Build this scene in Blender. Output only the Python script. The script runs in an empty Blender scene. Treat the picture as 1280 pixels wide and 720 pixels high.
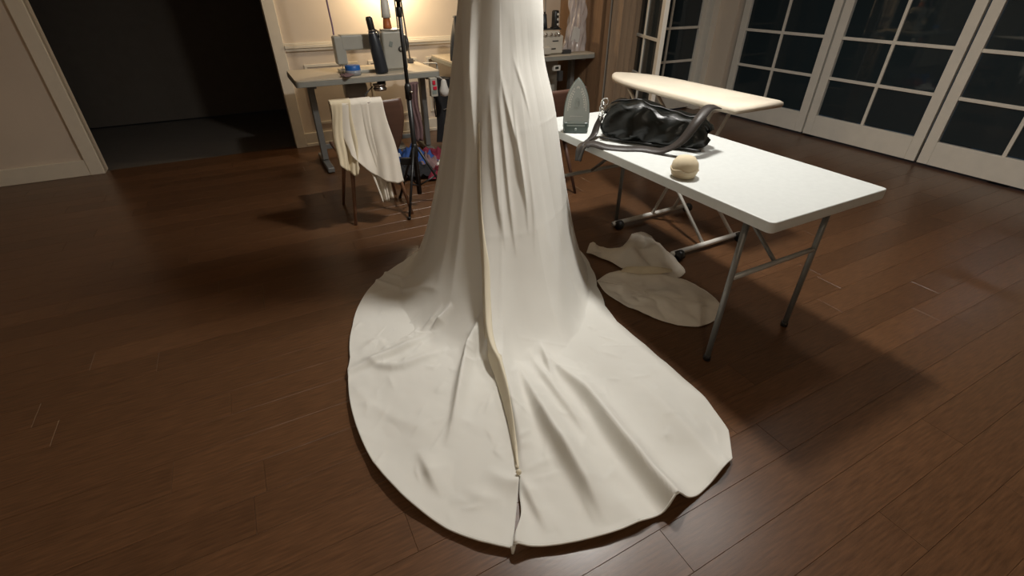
import bpy, bmesh, math, random
import numpy as np
from mathutils import Vector, Matrix
random.seed(7); rng = np.random.default_rng(11)
S = bpy.context.scene
C = S.collection
PI = math.pi
# ------------------------------------------------------------------ camera, world, lights, exposure
cam = bpy.data.cameras.new('camera'); cam_o = bpy.data.objects.new('camera', cam); C.objects.link(cam_o)
cam.sensor_width = 36; cam.lens = 36*590/1280; cam.clip_start = .05
cam_o.location = (0, 0, 1.4); cam_o.rotation_euler = (math.radians(57), 0, 0)
S.camera = cam_o
W = bpy.data.worlds.new('night'); S.world = W; W.use_nodes = True
W.node_tree.nodes['Background'].inputs[0].default_value = (.010, .016, .022, 1)
W.node_tree.nodes['Background'].inputs[1].default_value = 1.0
S.view_settings.view_transform = 'Standard'; S.view_settings.look = 'None'
S.view_settings.gamma = 1; S.view_settings.use_curve_mapping = False
S.view_settings.exposure = 0.0
CEIL = 2.75
def area(name, loc, size, power, col, rot=(0, 0, 0), spread=PI):
    l = bpy.data.lights.new(name, 'AREA'); l.shape = 'DISK'; l.size = size; l.energy = power; l.color = col; l.spread = spread
    o = bpy.data.objects.new(name, l); C.objects.link(o); o.location = loc; o.rotation_euler = rot
    return o
MAIN = (.58, 2.55, CEIL-.10); SECOND = (1.62, 2.45, CEIL-.10); FILL_NEAR = (.15, -.9, CEIL-.10)
area('ceiling_light_main', MAIN, .24, 58, (1, .97, .915))
area('ceiling_light_second', SECOND, .28, 12, (1, .97, .93))
area('fill_light_near', FILL_NEAR, .28, 13, (1, .86, .68))  # added fill behind the viewer, brightens the upper gown
# ------------------------------------------------------------------ helpers
RA = math.radians(28); CR, SR = math.cos(RA), math.sin(RA)
def room(u, v, z=0.): return (CR*u-SR*v, SR*u+CR*v, z)      # the room stands 28 degrees off the camera axis
def uv_of(x, y): return (CR*x+SR*y, -SR*x+CR*y)

def mat(name, col, rough=.6, metal=0, var=.08, scale=12, bump=0., bscale=60, coat=0, sheen=0, trans=0, stretch=(1, 1, 1), spec=.5, objrand=0, alpha=1, emit=None, transl=0):
    m = bpy.data.materials.new(name); m.use_nodes = True; nt = m.node_tree; N = nt.nodes; L = nt.links
    b = N['Principled BSDF']
    tc = N.new('ShaderNodeTexCoord'); mp = N.new('ShaderNodeMapping'); mp.inputs['Scale'].default_value = stretch
    L.new(tc.outputs['Object'], mp.inputs[0])
    nz = N.new('ShaderNodeTexNoise'); nz.inputs['Scale'].default_value = scale; nz.inputs['Detail'].default_value = 5
    L.new(mp.outputs[0], nz.inputs['Vector'])
    rp = N.new('ShaderNodeValToRGB'); c = Vector(col)
    rp.color_ramp.elements[0].position = .3; rp.color_ramp.elements[1].position = .7
    rp.color_ramp.elements[0].color = (*[max(0, k*(1-var)) for k in c], 1)
    rp.color_ramp.elements[1].color = (*[min(1, k*(1+var)) for k in c], 1)
    L.new(nz.outputs['Fac'], rp.inputs[0]); src = rp.outputs[0]
    if objrand:
        oi = N.new('ShaderNodeObjectInfo'); mr = N.new('ShaderNodeMapRange')
        mr.inputs[3].default_value = 1-objrand; mr.inputs[4].default_value = 1+objrand
        L.new(oi.outputs['Random'], mr.inputs[0])
        mx = N.new('ShaderNodeMix'); mx.data_type = 'RGBA'; mx.blend_type = 'MULTIPLY'; mx.inputs[0].default_value = 1
        L.new(src, mx.inputs[6]); L.new(mr.outputs[0], mx.inputs[7]); src = mx.outputs[2]
    L.new(src, b.inputs['Base Color'])
    b.inputs['Roughness'].default_value = rough; b.inputs['Metallic'].default_value = metal
    b.inputs['Specular IOR Level'].default_value = spec
    b.inputs['Coat Weight'].default_value = coat; b.inputs['Sheen Weight'].default_value = sheen
    b.inputs['Transmission Weight'].default_value = trans; b.inputs['Alpha'].default_value = alpha
    if emit: b.inputs['Emission Color'].default_value = (*emit[:3], 1); b.inputs['Emission Strength'].default_value = emit[3]
    if bump:
        n2 = N.new('ShaderNodeTexNoise'); n2.inputs['Scale'].default_value = bscale; n2.inputs['Detail'].default_value = 3
        L.new(mp.outputs[0], n2.inputs['Vector'])
        bp = N.new('ShaderNodeBump'); bp.inputs['Strength'].default_value = bump; bp.inputs['Distance'].default_value = .01
        L.new(n2.outputs['Fac'], bp.inputs['Height']); L.new(bp.outputs[0], b.inputs['Normal'])
    if transl:
        t = N.new('ShaderNodeBsdfTranslucent'); t.inputs[0].default_value = (*[min(1, k*1.0) for k in (c[0], c[1]*.95, c[2]*.8)], 1)
        ms = N.new('ShaderNodeMixShader'); ms.inputs[0].default_value = transl
        L.new(b.outputs[0], ms.inputs[1]); L.new(t.outputs[0], ms.inputs[2]); L.new(ms.outputs[0], N['Material Output'].inputs[0])
    return m

M = dict(
 wood=mat('dark_floor_wood', (.105, .049, .022), .30, var=.28, scale=9, stretch=(1.2, 14, 1), bump=.04, bscale=40, objrand=.13, spec=.5),
 wall=mat('warm_wall_paint', (.66, .56, .45), .75, var=.03, scale=3, bump=.03, bscale=120),
 ceil=mat('ceiling_paint', (.72, .68, .62), .8, var=.02),
 trim=mat('cream_trim_paint', (.72, .65, .53), .45, var=.03),
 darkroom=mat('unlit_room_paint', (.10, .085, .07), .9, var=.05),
 postwood=mat('brown_casing_wood', (.26, .155, .085), .5, var=.15, scale=8, stretch=(14, 14, 1)),
 curtain=mat('brown_curtain_cloth', (.27, .185, .115), .85, var=.08, scale=30, sheen=.2, stretch=(3, 3, .3)),
 doorwhite=mat('door_white_paint', (.70, .66, .58), .45, var=.03),
 glass=mat('night_glass', (.02, .03, .035), .03, var=0, spec=.5, trans=.0),
 cloth=mat('ivory_cotton', (.79, .775, .72), .78, var=.018, scale=5, bump=.05, bscale=420, sheen=.08, spec=.25, transl=.13),
 fold_glow_cloth=mat('cotton_glow_tint', (.80, .73, .57), .75, var=.03, scale=6, bump=.05, bscale=400, sheen=.08, spec=.25, transl=.15),  # ivory cotton again, warm translucent glow put into its colour
 muslin=mat('cream_muslin', (.80, .74, .64), .85, var=.04, scale=9, bump=.06, bscale=350, sheen=.1, spec=.2, transl=.15),
 muslin2=mat('yellowed_muslin', (.70, .60, .42), .85, var=.04, scale=9, bump=.06, bscale=350, transl=.12),
 form=mat('linen_form', (.55, .49, .40), .9, var=.05),
 tabletop=mat('white_plastic_top', (.60, .62, .60), .42, var=.03, scale=40, bump=.03, bscale=200),
 greymetal=mat('grey_painted_steel', (.20, .20, .19), .45, metal=.4, var=.06),
 beigetop=mat('beige_laminate', (.55, .48, .37), .42, var=.03, scale=10),
 greyedge=mat('grey_table_edge', (.27, .27, .24), .5, var=.05),
 machine=mat('machine_grey_enamel', (.40, .39, .34), .38, var=.04),
 machine2=mat('serger_cream_enamel', (.56, .52, .44), .4, var=.03),
 machdark=mat('machine_dark', (.05, .05, .05), .4, var=.1),
 midgrey=mat('light_grey_tube', (.42, .42, .40), .4, metal=.3, var=.05),
 chrome=mat('chrome', (.75, .75, .73), .18, metal=1, var=.02),
 navy=mat('navy_plastic', (.022, .027, .035), .4, var=.1),
 black=mat('black_plastic', (.012, .012, .012), .42, var=.1),
 blackcloth=mat('black_cloth', (.012, .012, .014), .9, var=.2, scale=30),
 leather=mat('black_leather', (.006, .007, .006), .24, var=.15, scale=25, bump=.12, bscale=220, spec=.4),
 strap=mat('dark_brown_strap', (.028, .021, .017), .5, var=.15, bump=.15, bscale=150),
 sole=mat('grey_green_soleplate', (.34, .37, .35), .35, metal=.35, var=.05),
 ironbody=mat('iron_teal_plastic', (.07, .095, .085), .35, var=.1),
 ironpanel=mat('iron_grey_panel', (.22, .25, .23), .4, var=.05),
 boardcover=mat('ironing_cover_cream', (.62, .55, .44), .85, var=.04, bump=.08, bscale=200),
 whitemetal=mat('white_enamel_tube', (.62, .60, .55), .4, var=.03),
 chairwood=mat('chair_brown_veneer', (.085, .042, .028), .42, var=.15, scale=6, stretch=(1, 1, 8)),
 legwood=mat('chair_leg_wood', (.20, .10, .055), .45, var=.15, scale=12),
 white=mat('white_plastic', (.66, .64, .58), .4, var=.03),
 orange=mat('orange_cone_core', (.45, .13, .035), .5, var=.05),
 blue=mat('blue_plastic', (.02, .13, .45), .4, var=.08),
 clear=mat('clear_plastic', (.62, .64, .66), .2, var=.05, alpha=.45),
 plasticbag=mat('clear_plastic_bag', (.60, .54, .52), .18, var=.08, alpha=.62, bump=.2, bscale=30),
 red=mat('red_button', (.62, .02, .05), .35, var=.05),
 redcloth=mat('red_scrap', (.17, .012, .03), .85, var=.2),
 bluecloth=mat('blue_scrap', (.02, .07, .26), .8, var=.15),
 whitecloth=mat('white_scrap', (.62, .60, .56), .85, var=.08),
 pinkcloth=mat('pink_scrap', (.20, .125, .125), .85, var=.1),
 purple=mat('purple_cord', (.22, .13, .20), .5, var=.1),
 lampshade=mat('lamp_metal', (.10, .10, .10), .4, var=.05, metal=.5),
 bulb=mat('lamp_bulb', (1, .85, .6), .5, var=0, emit=(1, .80, .52, 22)),
 diffuser=mat('ceiling_diffuser', (1, .95, .85), .5, var=0, emit=(1, .93, .82, 6)),
 screen=mat('dark_display', (.015, .018, .016), .25, var=.1),
)

class MB:
    def __init__(s): s.v = []; s.f = []
    def add(s, vs, fs):
        o = len(s.v); s.v += [tuple(map(float, p)) for p in vs]; s.f += [tuple(i+o for i in f) for f in fs]; return s
    def box(s, c, d, rz=0, rx=0, ry=0, taper=1):
        R = Matrix.Rotation(rz, 3, 'Z') @ Matrix.Rotation(ry, 3, 'Y') @ Matrix.Rotation(rx, 3, 'X'); vs = []
        for z in (-.5, .5):
            k = taper if z > 0 else 1
            for x, y in ((-.5, -.5), (.5, -.5), (.5, .5), (-.5, .5)):
                vs.append(R @ Vector((x*d[0]*k, y*d[1]*k, z*d[2])) + Vector(c))
        return s.add(vs, [(3, 2, 1, 0), (4, 5, 6, 7), (0, 1, 5, 4), (1, 2, 6, 5), (2, 3, 7, 6), (3, 0, 4, 7)])
    def tube(s, path, r, n=10, cap=True):
        P = [Vector(p) for p in path]; rs = r if isinstance(r, (list, tuple)) else [r]*len(P); vs = []; fs = []
        up = None
        for i, p in enumerate(P):
            t = (P[min(i+1, len(P)-1)]-P[max(i-1, 0)]).normalized()
            if up is None: up = t.orthogonal().normalized()
            up = (up-t*up.dot(t)).normalized(); b = t.cross(up)
            for k in range(n):
                a = 2*PI*k/n; vs.append(p+(up*math.cos(a)+b*math.sin(a))*rs[i])
        for i in range(len(P)-1):
            for k in range(n):
                k2 = (k+1) % n; fs.append((i*n+k, i*n+k2, (i+1)*n+k2, (i+1)*n+k))
        if cap: fs.append(tuple(range(n))[::-1]); fs.append(tuple((len(P)-1)*n+k for k in range(n)))
        return s.add(vs, fs)
    def lathe(s, prof, n=24, c=(0, 0, 0), R=None):
        vs = []; fs = []
        for (r, z) in prof:
            for k in range(n):
                a = 2*PI*k/n; p = Vector((r*math.cos(a), r*math.sin(a), z))
                if R is not None: p = R @ p
                vs.append(p+Vector(c))
        for i in range(len(prof)-1):
            for k in range(n):
                k2 = (k+1) % n; fs.append((i*n+k, i*n+k2, (i+1)*n+k2, (i+1)*n+k))
        fs.append(tuple(range(n))[::-1]); fs.append(tuple((len(prof)-1)*n+k for k in range(n)))
        return s.add(vs, fs)
    def prism(s, poly, z0, z1, R=None, c=(0, 0, 0)):
        n = len(poly); vs = [Vector((x, y, z0)) for x, y in poly]+[Vector((x, y, z1)) for x, y in poly]
        if R is not None: vs = [R @ p for p in vs]
        vs = [p+Vector(c) for p in vs]
        fs = [tuple(range(n))[::-1], tuple(range(n, 2*n))]+[(i, (i+1) % n, n+(i+1) % n, n+i) for i in range(n)]
        return s.add(vs, fs)
    def grid(s, fn, nu, nv):
        vs = [fn(i/nu, j/nv) for i in range(nu+1) for j in range(nv+1)]
        fs = [(i*(nv+1)+j, (i+1)*(nv+1)+j, (i+1)*(nv+1)+j+1, i*(nv+1)+j+1) for i in range(nu) for j in range(nv)]
        return s.add(vs, fs)
    def rings(s, rr, cap=True):
        n = len(rr[0]); vs = [p for r in rr for p in r]; fs = []
        for i in range(len(rr)-1):
            for k in range(n):
                k2 = (k+1) % n; fs.append((i*n+k, i*n+k2, (i+1)*n+k2, (i+1)*n+k))
        if cap: fs.append(tuple(range(n))[::-1]); fs.append(tuple((len(rr)-1)*n+k for k in range(n)))
        return s.add(vs, fs)
    def build(s, name, m, parent=None, smooth=False, bevel=0, solid=0, sub=0):
        me = bpy.data.meshes.new(name); me.from_pydata(s.v, [], s.f); me.update()
        bm = bmesh.new(); bm.from_mesh(me); bmesh.ops.recalc_face_normals(bm, faces=bm.faces); bm.to_mesh(me); bm.free()
        me.materials.append(M[m] if isinstance(m, str) else m)
        if smooth: me.shade_smooth()
        o = bpy.data.objects.new(name, me); C.objects.link(o)
        if parent: o.parent = parent
        if solid: q = o.modifiers.new('thickness', 'SOLIDIFY'); q.thickness = solid; q.offset = 0
        if sub: q = o.modifiers.new('sub', 'SUBSURF'); q.levels = q.render_levels = sub
        if bevel:
            q = o.modifiers.new('bevel', 'BEVEL'); q.width = bevel; q.segments = 2; q.limit_method = 'ANGLE'; q.angle_limit = math.radians(40)
            me.shade_smooth(); q.harden_normals = True
        return o
def tag(o, label, cat, group=None, kind=None):
    if label: o['label'] = label
    if cat: o['category'] = cat
    if group: o['group'] = group
    if kind: o['kind'] = kind
    return o
def thing(name, label, cat, loc, rz=RA, group=None):
    o = bpy.data.objects.new(name, None); o.empty_display_size = .1; C.objects.link(o); o.location = loc; o.rotation_euler = (0, 0, rz)
    return tag(o, label, cat, group)
def struct(o): o['kind'] = 'structure'; return o
def atroom(o, u=0, v=0, z=0): o.location = room(u, v, z); o.rotation_euler = (0, 0, RA); return o
def fbm(x, y, seed, octs=4, sc=1.):
    r = np.random.default_rng(seed); out = np.zeros_like(x); a = 1.
    for o in range(octs):
        for k in range(3):
            th = r.uniform(0, 2*PI); f = sc*2**o*r.uniform(.7, 1.4); p = r.uniform(0, 2*PI)
            out = out+a*np.sin((x*math.cos(th)+y*math.sin(th))*f+p+1.3*np.sin((x*math.sin(th)-y*math.cos(th))*f*.6+p*2))/3
        a *= .5
    return out
# ------------------------------------------------------------------ the room
U0, U1, V0, V1 = -3.0, 5.2, -2.3, 5.2
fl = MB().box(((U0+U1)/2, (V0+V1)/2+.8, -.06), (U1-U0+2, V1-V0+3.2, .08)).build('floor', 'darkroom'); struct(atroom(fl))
PW_, PL_ = .14, 1.45
def plank_mesh(l):
    b = .0008; w = PW_-.0005; h = .02; l = l-.0005
    vs = [(-l/2, -w/2, -h), (l/2, -w/2, -h), (l/2, w/2, -h), (-l/2, w/2, -h), (-l/2, -w/2, -b), (l/2, -w/2, -b), (l/2, w/2, -b), (-l/2, w/2, -b),
          (-l/2+b, -w/2+b, 0), (l/2-b, -w/2+b, 0), (l/2-b, w/2-b, 0), (-l/2+b, w/2-b, 0)]
    fs = [(0, 1, 5, 4), (1, 2, 6, 5), (2, 3, 7, 6), (3, 0, 4, 7), (4, 5, 9, 8), (5, 6, 10, 9), (6, 7, 11, 10), (7, 4, 8, 11), (8, 9, 10, 11)]
    return vs, fs
pv, pf = plank_mesh(PL_)
pme = bpy.data.meshes.new('plank'); pme.from_pydata(pv, [], pf); pme.materials.append(M['wood'])
spots = []
j = 0; v = V0
while v < V1+.05:
    off = random.uniform(0, PL_); u = U0-off
    while u < U1:
        spots.append((u+PL_/2, v+PW_/2)); u += PL_
    v += PW_; j += 1
vis = lambda s: math.hypot(s[0]-1.0, (s[1]-2.2))
spots.sort(key=vis)
for (u, v) in spots[:298]:
    o = bpy.data.objects.new('plank', pme); C.objects.link(o); o.parent = fl; o.location = (u, v, 0)
rest = MB()
for (u, v) in spots[298:]: rest.add([(a+u, b+v, c) for a, b, c in pv], pf)
ro = rest.build('plank_field', 'wood', fl); ro['kind'] = 'stuff'
# back wall with a cased opening to an unlit room at its left end
def wallbox(name, boxes, m='wall'):
    b = MB()
    for (u0, u1, v0, v1, z0, z1) in boxes: b.box(((u0+u1)/2, (v0+v1)/2, (z0+z1)/2), (u1-u0, v1-v0, z1-z0))
    return struct(atroom(b.build(name, m)))
OP0, OP1 = -1.25, .32
wallbox('wall_back', [(U0-.1, OP0, V1, V1+.12, 0, CEIL), (OP1, 3.40, V1, V1+.12, 0, CEIL), (OP0, OP1, V1, V1+.12, 2.1, CEIL)])
wallbox('wall_right', [(3.48, 3.92, 4.62, 4.74, 0, CEIL), (3.92, U1, 4.62, 4.74, 2.15, CEIL), (3.40, 3.50, 4.62, V1+.12, 0, CEIL)])
wallbox('wall_left', [(U0-.12, U0, V0, V1+.12, 0, CEIL)], 'wall')
wallbox('wall_near', [(U0, U1, V0-.12, V0, 0, CEIL)])
wallbox('wall_side', [(U1, U1+.12, V0, .9, 0, CEIL), (U1, U1+.12, 4.3, 4.74, 0, CEIL), (U1, U1+.12, .9, 4.3, 2.15, CEIL)])
wallbox('ceiling', [(U0-.1, U1+.1, V0-.1, V1+.1, CEIL, CEIL+.1)], 'ceil')
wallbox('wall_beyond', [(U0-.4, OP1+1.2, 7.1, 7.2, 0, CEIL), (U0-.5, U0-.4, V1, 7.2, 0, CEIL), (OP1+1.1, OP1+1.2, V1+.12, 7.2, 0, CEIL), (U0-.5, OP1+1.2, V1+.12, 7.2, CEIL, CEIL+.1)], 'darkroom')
# trims
def trim(name, boxes, m='trim', bev=.004):
    b = MB()
    for (u0, u1, v0, v1, z0, z1) in boxes: b.box(((u0+u1)/2, (v0+v1)/2, (z0+z1)/2), (u1-u0, v1-v0, z1-z0))
    return struct(atroom(b.build(name, m, bevel=bev)))
trim('trim_1', [(OP1+.1, 3.4, V1-.022, V1, .86, .885), (OP1+.1, 3.4, V1-.034, V1, .885, .912), (OP1+.1, 3.4, V1-.018, V1, .912, .93)])
trim('trim_2', [(OP0-.1, OP0, V1-.025, V1+.13, 0, 2.2), (OP1, OP1+.1, V1-.025, V1+.13, 0, 2.2), (OP0, OP1, V1-.025, V1+.13, 2.1, 2.2)])
trim('baseboard_back', [(OP1+.1, 3.4, V1-.02, V1, 0, .13), (OP1+.1, 3.4, V1-.028, V1, 0, .03), (U0, OP0-.1, V1-.02, V1, 0, .13)])
trim('baseboard_near', [(U0, U1, V0, V0+.02, 0, .13)])
# raised wainscot mouldings below the rail
b = []
for a in (.55, 1.15, 1.75, 2.35):
    b += [(a, a+.5, V1-.012, V1, .72, .745), (a, a+.5, V1-.012, V1, .2, .225), (a, a+.025, V1-.012, V1, .225, .72), (a+.475, a+.5, V1-.012, V1, .225, .72)]
trim('trim_3', b, 'trim', .003)
# brown wood casing at the end of the alcove
trim('trim_4', [(3.38, 3.43, 4.42, V1, 0, CEIL), (3.38, 3.48, 4.42, 4.63, 0, CEIL)], 'postwood', .004)
# night glazing right of the casing and in the side wall
def glazed(name, p0, p1, z0, z1, cols, rows, inset=0):
    # p0,p1 in room coords: a glazed unit standing between them
    a = Vector(room(*p0)); bb = Vector(room(*p1)); d = bb-a; Ln = d.length; rz = math.atan2(d.y, d.x)
    root = bpy.data.objects.new(name, None); C.objects.link(root); root.location = (a.x, a.y, 0); root.rotation_euler = (0, 0, rz); struct(root)
    sw = .085; mw = .028; th = .042
    MB().box((sw/2, 0, (z0+z1)/2), (sw, th, z1-z0)).build('stile', 'doorwhite', root, bevel=.004)
    MB().box((Ln-sw/2, 0, (z0+z1)/2), (sw, th, z1-z0)).build('stile', 'doorwhite', root, bevel=.004)
    rb = .2; 
    MB().box((Ln/2, 0, z0+rb/2), (Ln-2*sw, th, rb)).build('rail', 'doorwhite', root, bevel=.004)
    MB().box((Ln/2, 0, z1-.05), (Ln-2*sw, th, .1)).build('rail', 'doorwhite', root, bevel=.004)
    iw = Ln-2*sw; ih = z1-.1-z0-rb
    for i in range(1, cols): MB().box((sw+iw*i/cols, 0, z0+rb+ih/2), (mw, th*.8, ih)).build('muntin', 'doorwhite', root, bevel=.003)
    for k in range(1, rows): MB().box((Ln/2, 0, z0+rb+ih*k/rows), (iw, th*.78, mw)).build('muntin', 'doorwhite', root, bevel=.003)
    for i in range(cols):
        for k in range(rows):
            MB().box((sw+iw*(i+.5)/cols, 0, z0+rb+ih*(k+.5)/rows), (iw/cols-mw+.004, .006, ih/rows-mw+.004)).build('pane', 'glass', root)
    return root
d1 = glazed('door_1', (3.92, 4.585), (3.55, 3.70), .02, 2.1, 2, 5)
d1['label'] = 'white French door leaf standing open beside the brown curtain'
glazed('door_2', (4.02, 4.68), (5.12, 4.68), .02, 2.12, 2, 5)
for k in range(3): glazed('window_%d' % (k+1), (U1+.06, 4.25-k*1.12), (U1+.06, 4.25-(k+1)*1.12+.02), .02, 2.12, 2, 5)
trim('trim_5', [(3.9, 4.02, 4.56, 4.76, 0, 2.2), (4.02, 5.12, 4.56, 4.76, 2.12, 2.22), (5.1, 5.2, 4.56, 4.76, 0, 2.2)], 'doorwhite')
# curtain: a gathered sheet hanging from a rod
cu = thing('curtain', 'floor-length brown curtain gathered beside the open French door', 'curtain', room(3.47, 4.36))
def curt(a, t):
    w = .40; x = a*w; ph = a*2*PI*4.2
    return (x+.012*math.sin(ph*2), .055*math.sin(ph)*(.75+.25*t)+.012*math.sin(ph*2.3+1), .02+t*2.2)
MB().grid(curt, 120, 14).build('drape', 'curtain', cu, smooth=True, solid=.004)
MB().tube([(-.05, 0, 2.24), (.50, 0, 2.24)], .012).build('rod', 'postwood', cu)
for k in range(6): MB().tube([(.02+.07*k, .018*math.cos(a), 2.236+.018*math.sin(a)) for a in np.linspace(0, 2*PI, 13)], .003, 6).build('ring', 'greymetal', cu)
# ceiling lights; the one behind the viewer is an added housing for the fill
for nm, p, lab in (('ceiling_lamp_or_fill', MAIN, 'round flush ceiling lamp above the dress'), ('ceiling_lamp_or_fill', SECOND, 'round flush ceiling lamp above the ironing board'), ('ceiling_lamp_or_fill', FILL_NEAR, 'unseen round ceiling fitting added for the fill light behind the viewer')):
    t = thing(nm, lab, 'lamp', (p[0], p[1], CEIL), 0, 'flush ceiling lamps')
    MB().lathe([(.02, 0), (.17, 0), (.175, -.03), (.165, -.035)], 32).build('rim', 'white', t, smooth=True)
    MB().lathe([(.163, -.03), (.15, -.055), (.10, -.075), (.02, -.085)], 32).build('diffuser', 'diffuser', t, smooth=True)
# ------------------------------------------------------------------ the dress with its long train
AX, AY = -.05, 2.45
HEM = np.array([(-180,.44),(-130,.46),(-105,.52),(-86.7,.589),(-71.5,.721),(-60.6,.833),(-47.7,.964),(-36.9,1.097),(-29.6,1.231),(-23.5,1.348),(-16.3,1.488),(-10.2,1.587),(-5,1.659),(-1.5,1.692),(1.8,1.713),(6.4,1.712),(11.4,1.704),(17.2,1.685),(22.7,1.669),(29.9,1.62),(33.5,1.53),(36,1.38),(37.6,1.216),(39.8,.999),(42.1,.831),(47.2,.709),(59.9,.587),(80,.51),(105,.47),(140,.44),(180,.44)], float)
RFL = np.array([(-180,.43),(-105,.5),(-87,.56),(-60,.64),(-30,.82),(0,.98),(20,.88),(40,.66),(60,.53),(90,.46),(180,.43)], float)
POW = np.array([(-180,1.5),(-90,1.7),(-40,1.9),(0,2.0),(30,1.8),(60,1.4),(90,1.35),(180,1.5)], float)
SEAM = np.array([(.10,-29),(.175,-29),(.234,-22.6),(.306,-17.5),(.425,-13.2),(.568,-7.3),(.73,-5.2),(.822,-4.0),(.92,-2.2),(1.026,-.4),(1.13,.9),(1.24,1.9),(1.345,2.5),(1.478,2.9),(1.588,2.3),(1.72,1.7)], float)
ZT = 1.35
_r = np.linspace(.10, 1.72, 400); _p = np.interp(_r, SEAM[:, 0], SEAM[:, 1]); _k = np.exp(-np.linspace(-2, 2, 31)**2); _k /= _k.sum()
SEAM = np.stack([_r, np.convolve(np.pad(_p, 15, mode='edge'), _k, 'valid')], -1)
def wrap(ph): return (ph+180) % 360-180
def r0f(ph):
    a = np.radians(ph); return 1/np.sqrt((np.sin(a)/.185)**2+(np.cos(a)/.15)**2)
def hemr(ph): return np.interp(wrap(ph), HEM[:, 0], HEM[:, 1])
def zbase(ph, r):
    q = wrap(ph); rf = np.minimum(np.interp(q, RFL[:, 0], RFL[:, 1]), hemr(ph)-.01); r0 = r0f(ph); p = np.interp(q, POW[:, 0], POW[:, 1])
    return ZT*np.clip((rf-r)/(rf-r0), 0, 1)**p
def seg_field(P, x, y):
    # signed distance (positive to the right of travel) and 0..1 run along the polyline P
    P = np.array(P, float); d = np.full(x.shape, 1e9); sg = np.zeros(x.shape); run = np.zeros(x.shape)
    ln = np.hypot(*(P[1:]-P[:-1]).T); cum = np.concatenate([[0], np.cumsum(ln)]); T = cum[-1]
    for i in range(len(P)-1):
        a, b = P[i], P[i+1]; ab = b-a; L2 = ab @ ab
        tt = ((x-a[0])*ab[0]+(y-a[1])*ab[1])/L2; t = np.clip(tt, 0, 1)
        dx = x-(a[0]+t*ab[0]); dy = y-(a[1]+t*ab[1]); dd = np.hypot(dx, dy); m = dd < d
        cr = ab[0]*dy-ab[1]*dx
        d = np.where(m, dd, d); sg = np.where(m, -np.sign(cr), sg); run = np.where(m, (cum[i]+t*ln[i])/T, run)
    return d*sg, run
def smooth_poly(P, n=6):
    P = np.array(P, float)
    for _ in range(2):
        Q = [P[0]]
        for a, b in zip(P[:-1], P[1:]): Q += [a*.75+b*.25, a*.25+b*.75]
        Q.append(P[-1]); P = np.array(Q)
    return P
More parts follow.
